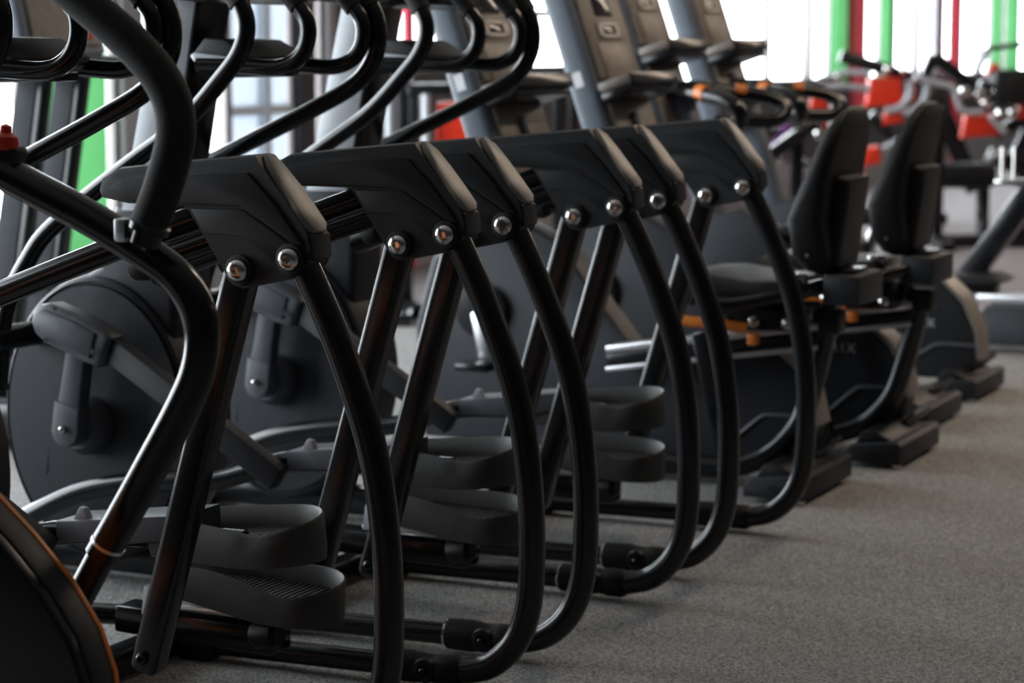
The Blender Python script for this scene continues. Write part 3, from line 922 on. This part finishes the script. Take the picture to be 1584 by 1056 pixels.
    q_beam('crank_arm', (-1.20, 0.03, 0.47), (-1.17, 0.03, 0.32), 0.02, 0.045, 'alu', t, 0.008)
    q_box('foot_pedal', (-1.165, -0.04, 0.31), (0.11, 0.10, 0.025), 'black_metal', t, 0.006)
    q_box('front_foot', (-1.22, 0.0, 0.04), (0.10, 0.55, 0.06), 'black_metal', t, 0.02)
    q_beam('console_mast', (-1.18, 0.10, 0.70), (-1.08, 0.06, 1.02), 0.08, 0.07, 'bluegrey', t, 0.015)
    tower_console(t, -1.07, 1.145)
    return t


GR = 'recumbent bikes beyond the elliptical trainers'
rb = make_recumbent()
rb.location = (-1.945, 6.36, 0)
rb['label'] = 'black recumbent bike with high backrest, nearer of the two'
rb['group'] = GR
rc = copy_tree(rb)
rc.location = (-1.89, 7.03, 0)
rc.location.x += 0.03
for part in rc.children:          # its seat is slid a little further forward
    if part.name.split('.')[0] in ('backrest', 'seat_cushion', 'back_post', 'rear_box', 'rear_box_lid', 'seat_bracket'):
        part.location.x -= 0.055
for part in rb.children:          # no lettering shows on the nearer bike
    for sub in list(part.children):
        if sub.name.startswith('lettering'):
            bpy.data.objects.remove(sub)
rc['label'] = 'black recumbent bike with high backrest, farther of the two'


# ------------------------------------------------------------------ upright bikes further along
def make_upright(rear):
    t = thing('upright_bike', '', 'exercise bike')
    rear_foot(t, 0.0)
    so_ = [(-1.0, 0.06), (-1.02, 0.45), (-0.92, 0.66), (-0.72, 0.72), (-0.55, 0.62), (-0.40, 0.46)]
    so_ += [(-0.24, 0.44), (-0.16, 0.425), (-0.08, 0.35), (-0.03, 0.24), (-0.02, 0.14), (-0.07, 0.06)] if rear else [(-0.40, 0.20), (-0.46, 0.06)]
    s1 = q_prism('body_shroud', so_, -0.07, 0.07, 'house', t, 0.015, 3)
    if rear:
        q_prism('shroud_edge_highlight', [(-0.22, 0.448), (-0.155, 0.437), (-0.072, 0.357), (-0.020, 0.245), (-0.010, 0.14), (-0.022, 0.14), (-0.032, 0.24), (-0.082, 0.348), (-0.16, 0.423), (-0.22, 0.434)], -0.078, 0.078, 'cap', s1, 0.004)  # painted highlight following the curved rear of the shroud
        q_tube('shroud_ridge', [(-0.32, -0.072, 0.09), (-0.20, -0.072, 0.175), (-0.15, -0.072, 0.19), (-0.03, -0.072, 0.19)], 0.006, 'house_light', s1, seg=8, smooth=3)
        lettering('lettering', 'MATRIX', 0.044, 'letter', s1, (-0.380, -0.0705, 0.252))['label'] = 'pale MATRIX lettering'
        q_lathe('shroud_screw', (-0.095, -0.071, 0.31), (0, -1, 0), [(0.012, 0), (0.012, 0.003), (0, 0.002)], 'seam', s1, 12)
    else:
        q_beam('rear_beam', (-0.45, 0, 0.10), (-0.08, 0, 0.055), 0.07, 0.06, 'black_metal', t, 0.012)
    q_lathe('crank_disc', (-0.66, -0.072, 0.42), (0, -1, 0), [(0.09, 0), (0.085, 0.015), (0.03, 0.02), (0, 0.02)], 'black_metal', t, 24)
    q_beam('crank_arm', (-0.66, -0.10, 0.42), (-0.64, -0.10, 0.25), 0.02, 0.05, 'alu', t, 0.008)
    q_box('foot_pedal', (-0.635, -0.17, 0.24), (0.11, 0.10, 0.025), 'black_metal', t, 0.006)
    q_box('front_foot', (-0.98, 0, 0.04), (0.1, 0.5, 0.06), 'black_metal', t, 0.02)
    q_beam('seat_post', (-0.47, 0, 0.50), (-0.43, 0, 0.62), 0.045, 0.045, 'chrome', t, 0.01)
    b = NB()
    prism(b, [(-0.60, 0.635), (-0.60, 0.655), (-0.50, 0.675), (-0.40, 0.69), (-0.36, 0.675), (-0.36, 0.64), (-0.45, 0.62)], -0.09, 0.09, 0.018, 3)
    put('saddle', b, 'vinyl', t)
    q_beam('console_mast', (-0.84, 0, 0.66), (-0.98, 0, 1.14), 0.10, 0.085, 'bluegrey', t, 0.02)
    tower_console(t, -1.05, 1.255, 0.36, 0.50, 1)
    # bull-horn handlebar with orange sensor strips
    hb = q_tube('handlebar', [(-0.98, -0.05, 1.13), (-0.86, -0.16, 1.12), (-0.72, -0.23, 1.10), (-0.66, -0.24, 1.06), (-0.68, -0.20, 1.02), (-0.78, -0.10, 1.02)], 0.027, 'black_gloss', t, seg=14)
    hb2 = q_tube('handlebar', [(-0.98, 0.05, 1.13), (-0.86, 0.16, 1.12), (-0.72, 0.23, 1.10), (-0.66, 0.24, 1.06), (-0.68, 0.20, 1.02), (-0.78, 0.10, 1.02)], 0.027, 'black_gloss', t, seg=14)
    for s, h in ((-1, hb), (1, hb2)):
        q_tube('hand_sensor', [(-0.83, s * 0.180, 1.122), (-0.795, s * 0.198, 1.116)], 0.0285, 'orange', h, seg=14, smooth=0)
    q_box('handlebar_block', (-0.93, 0, 1.13), (0.12, 0.16, 0.06), 'black_metal', t, 0.015)
    return t


GU = 'upright bikes at the end of the row'
ub = make_upright(False)
ub.location = (-2.04, 7.74, 0)
ub['label'] = 'dark upright bike right behind the farther recumbent bike'
ub['group'] = GU
uc = make_upright(True)
uc['group'] = GU
uc.location = (-2.06, 8.45, 0)
uc['label'] = 'dark upright bike last in the row, console against the bright windows'


# ------------------------------------------------------------------ treadmill by the green pier
t = thing('treadmill', 'dark grey treadmill with slanted posts in front of the green pier', 'treadmill', (-4.61, 6.20, 0))
for v in (-0.11, 0.09):
    q = q_prism('upright_post', [(-0.22, 0.10), (-0.12, 0.10), (0.075, 1.19), (-0.005, 1.19)], v - 0.03, v + 0.03, 'matt_grey', t, 0.008)
    q_prism('post_edge', [(-0.118, 0.10), (-0.09, 0.10), (0.10, 1.19), (0.078, 1.19)], v - 0.026, v + 0.03, 'black_metal', q, 0.006)
q_box('crossbar', (0.0, 0.06, 1.205), (0.10, 0.98, 0.055), 'matt_grey', t, 0.014)
q_box('crossbar_cap', (0.02, 0.30, 1.235), (0.09, 0.30, 0.03), 'bluegrey', t, 0.01)
b = NB()
prism(b, [(-0.10, 1.24), (0.05, 1.235), (0.08, 1.26), (0.0, 1.62), (-0.10, 1.62)], -0.20, 0.24, 0.02, 3)
cn = put('console', b, 'bluegrey', t)
q_prism('console_face', [(0.078, 1.285), (0.006, 1.60), (0.012, 1.60), (0.085, 1.286)], -0.16, 0.20, 'face', cn, 0.002)
q_box('start_button', (0.083, 0.10, 1.32), (0.012, 0.03, 0.03), 'green_led', cn, 0.003)
q_box('stop_button', (0.083, 0.135, 1.32), (0.012, 0.03, 0.03), 'red_led', cn, 0.003)
q_box('deck', (0.15, 0, 0.10), (1.15, 0.62, 0.12), 'black_metal', t, 0.02)
q_box('belt', (0.20, 0, 0.163), (1.02, 0.46, 0.008), 'foam', t, 0.002)
for v in (-0.27, 0.27):
    q_box('side_step', (0.20, v, 0.165), (1.02, 0.07, 0.014), 'house', t, 0.004)
q_box('motor_hood', (-0.20, 0, 0.18), (0.42, 0.60, 0.20), 'house', t, 0.05)


# ------------------------------------------------------------------ red strength machines in the far corner
def place(px, depth):
    """ground point of a far machine: bearing read in the photograph, distance chosen"""
    a = YAW - math.atan((px - CX) / math.hypot(F_PX, CY - HZ))
    r = depth / math.cos(a - YAW)
    return (-math.sin(a) * r, math.cos(a) * r, 0)


def strength(px, depth, label, red, beams=(), silver=(), arcs=(), knobs=(), pads=(), post_h=1.1, purple=(), posts=(-0.35, 0.40)):
    """frame of box beams round a red shroud; coordinates are x to the right, z up, metres"""
    t = thing('strength_machine', label, 'strength machine', place(px, depth), YAW, 'red strength machines at the far end')
    q_box('base_beam', ((posts[0] + posts[-1]) / 2, 0, 0.04), (abs(posts[-1] - posts[0]) + 0.1, 0.09, 0.08), 'black_metal', t, 0.01)
    q_box('base_foot', (posts[0], 0, 0.03), (0.09, 0.7, 0.06), 'black_metal', t, 0.01)
    for x in posts:
        q_box('upright_post', (x, 0.10, post_h / 2), (0.07, 0.07, post_h), 'black_metal', t, 0.01)
    for (x0, z0, x1, z1) in red:
        xm = (x0 + x1) / 2
        s = q_prism('red_shroud', [(x0, z0), (x0 + 0.02, z1), (x1 - 0.02, z1 + 0.01), (x1, z0 + 0.02)], -0.06, 0.06, 'red', t, 0.02, 3)
    for (x0, z0, x1, z1, w) in beams:
        q_beam('frame_beam', (x0, 0.0, z0), (x1, 0.02, z1), 0.08, w, 'black_metal', t, 0.012)
    for pts in silver:
        q_tube('lever_tube', [(x, -0.10, zz) for x, zz in pts], 0.022, 'silver', t, seg=10, smooth=4)
    for (x, zz, r, a0, a1) in arcs:
        q_tube('curved_guard', [(u, -0.09, w) for u, w in arc_pts(x, zz, r, a0, a1, 8)], 0.028, 'silver', t, seg=10, smooth=2)
    for (x, zz, r) in knobs:
        q_lathe('end_cap', (x, -0.10, zz), (0, -1, 0), [(r, -0.05), (r, 0.02), (r * 0.7, 0.04), (0, 0.045)], 'chrome', t, 16)
    for (x, zz, w, h) in pads:
        q_box('pad', (x, -0.05, zz), (w, 0.28, h), 'vinyl', t, 0.03)
    for (x, zz, r) in purple:
        q_lathe('weight_disc', (x, -0.12, zz), (0, -1, 0), [(r, -0.02), (r, 0.02), (r * 0.4, 0.03), (0, 0.03)], 'purple', t, 18)
    return t


strength(1370, 17.0, 'red strength machine with twin curved grey guards behind the seat backs',
         [(-0.14, 0.85, 0.13, 1.06), (0.15, 0.87, 0.23, 1.05), (-0.02, 0.72, 0.14, 0.82), (-0.45, 0.66, -0.34, 0.80), (-0.16, 0.42, -0.02, 0.56)],
         beams=[(-0.33, 1.22, 0.30, 1.03, 0.09), (0.28, 1.02, 0.60, 0.98, 0.08), (0.33, 1.00, 0.68, 0.24, 0.13), (-0.10, 0.80, 0.25, 0.40, 0.09), (-0.55, 0.78, -0.28, 0.60, 0.07)],
         arcs=[(0.02, 0.98, 0.15, -100, 25), (0.12, 0.98, 0.17, -90, 25)],
         silver=[[(-0.50, 1.05), (-0.30, 1.10), (-0.12, 1.09)], [(-0.02, 0.55), (0.10, 0.62), (0.20, 0.66)]],
         knobs=[(0.00, 1.115, 0.035), (0.12, 1.11, 0.03), (-0.36, 1.06, 0.035), (0.36, 0.46, 0.05)], pads=[(0.45, 0.40, 0.5, 0.10)], posts=(-0.36, 0.42), post_h=0.95)
strength(1520, 15.0, 'red strength machine with angled silver lever, right of the farther seat back',
         [(-0.13, 0.70, 0.13, 0.85), (0.02, 1.10, 0.11, 1.17), (0.22, 0.82, 0.40, 0.98)],
         beams=[(-0.32, 1.23, -0.05, 1.02, 0.08), (-0.31, 1.23, -0.36, 1.10, 0.07), (-0.02, 1.02, 0.30, 0.95, 0.11), (0.10, 0.72, 0.40, 0.90, 0.08), (0.05, 0.60, 0.40, 0.45, 0.10), (-0.02, 1.14, 0.03, 1.27, 0.035), (0.03, 1.27, 0.35, 1.31, 0.035), (0.22, 0.55, 0.42, 0.95, 0.10)],
         silver=[[(-0.45, 1.09), (-0.30, 1.05), (-0.20, 1.02), (-0.14, 0.88), (-0.02, 0.87)], [(0.04, 0.84), (0.14, 0.74)], [(0.02, 0.56), (0.12, 0.62)]],
         knobs=[(-0.12, 1.00, 0.035), (-0.01, 0.98, 0.04), (0.02, 0.93, 0.035), (0.07, 0.99, 0.03), (0.11, 0.86, 0.03), (0.19, 0.86, 0.03)],
         pads=[(0.17, 1.03, 0.24, 0.22)], posts=(-0.25, 0.30), post_h=0.9)
strength(1118, 13.5, 'red strength machine behind the last console, low beside its mast',
         [(-0.10, 0.74, 0.02, 0.95), (0.03, 0.70, 0.16, 0.88), (-0.36, 0.76, -0.28, 0.97), (0.50, 0.90, 0.60, 1.05), (0.05, 1.05, 0.12, 1.20)],
         beams=[(-0.40, 1.02, 0.30, 1.00, 0.07), (0.20, 0.60, 0.55, 0.85, 0.08)],
         silver=[[(-0.05, 0.80), (0.06, 0.92), (0.10, 0.98)], [(-0.27, 0.74), (-0.26, 0.98)], [(0.62, 0.82), (0.64, 1.02)]],
         knobs=[(0.30, 0.84, 0.03), (0.55, 0.78, 0.035)], posts=(-0.30, 0.45), post_h=1.0)
strength(1268, 14.5, 'dark strength machine with purple discs between console mast and seat back',
         [(0.02, 0.78, 0.12, 0.92)],
         beams=[(-0.12, 0.95, 0.25, 0.55, 0.08), (-0.30, 0.75, 0.05, 0.95, 0.07)],
         silver=[[(-0.42, 0.50), (-0.20, 0.68), (0.0, 0.84)], [(-0.14, 0.98), (0.10, 1.04), (0.30, 1.02)]],
         knobs=[(-0.24, 0.98, 0.04), (-0.20, 0.86, 0.04), (-0.26, 0.60, 0.04), (-0.10, 0.55, 0.045)],
         purple=[(-0.24, 0.68, 0.06), (-0.20, 0.78, 0.05)], posts=(-0.34, 0.20), post_h=0.85)
strength(703, 11.0, 'red weight tower under a grey beam behind the farthest trainer handles',
         [(-0.10, 0.70, 0.11, 1.02)],
         beams=[(-0.22, 1.08, 0.22, 1.08, 0.06), (0.16, 0.40, 0.16, 1.05, 0.07), (-0.19, 0.40, -0.19, 1.05, 0.05)],
         silver=[[(-0.13, 0.60), (-0.13, 1.06)], [(-0.30, 0.5), (-0.30, 1.06)]],
         knobs=[(0.0, 1.13, 0.03)], purple=[(-0.24, 0.80, 0.03), (0.20, 0.85, 0.05)], posts=(-0.24, 0.24), post_h=1.15)
strength(912, 12.0, 'narrow red and white strength machine between the two console towers',
         [(-0.03, 0.75, 0.07, 0.97)],
         beams=[(-0.08, 0.60, -0.08, 1.15, 0.05)], silver=[[(-0.03, 1.0), (0.05, 1.03)]], knobs=[(0.0, 1.06, 0.03)], purple=[(-0.02, 1.10, 0.03)], posts=(-0.15, 0.15), post_h=1.1)

# padded bench on the rubber floor
fb = thing('weight_bench', 'low black padded bench on the rubber floor behind the seat backs', 'bench', place(1490, 16.0), YAW)
q_box('bench_pad', (0, 0, 0.41), (0.46, 0.30, 0.17), 'vinyl', fb, 0.05)
for x in (-0.16, 0.16):
    q_box('bench_leg', (x, 0, 0.17), (0.05, 0.22, 0.32), 'black_metal', fb, 0.008)

# rowing machine cut by the right edge
rw = thing('rowing_machine', 'black rowing machine with silver rail at the right edge', 'rowing machine', (-2.30, 9.75, 0))
q_beam('rail', (-0.12, 0, 0.225), (0.9, 0, 0.235), 0.10, 0.035, 'alu', rw, 0.006)
q_beam('rail_tube', (-0.10, -0.06, 0.165), (0.9, -0.06, 0.175), 0.04, 0.035, 'silver', rw, 0.012)
b = NB()
prism(b, [(-0.33, 0.285), (-0.35, 0.31), (-0.32, 0.325), (-0.05, 0.325), (0.0, 0.305), (-0.02, 0.285)], -0.14, 0.14, 0.012, 3)
put('seat', b, 'vinyl', rw)
q_box('seat_carriage', (-0.14, 0, 0.262), (0.20, 0.10, 0.05), 'black_metal', rw, 0.008)
q_prism('front_body', [(-0.16, 0.03), (-0.13, 0.14), (-0.06, 0.20), (0.9, 0.20), (0.9, 0.03)], -0.10, 0.10, 'house', rw, 0.012)
q_beam('leaning_post', (-0.19, 0.10, 0.30), (0.20, 0.10, 0.86), 0.10, 0.10, 'black_metal', rw, 0.012)
for x in (-0.05, 0.0):
    q_tube('chrome_rod', [(x, 0.06, 0.72), (x, 0.06, 0.86)], 0.008, 'chrome', rw, seg=10, smooth=0)
q_box('rod_mount', (-0.02, 0.08, 0.71), (0.12, 0.06, 0.03), 'chrome', rw, 0.008)
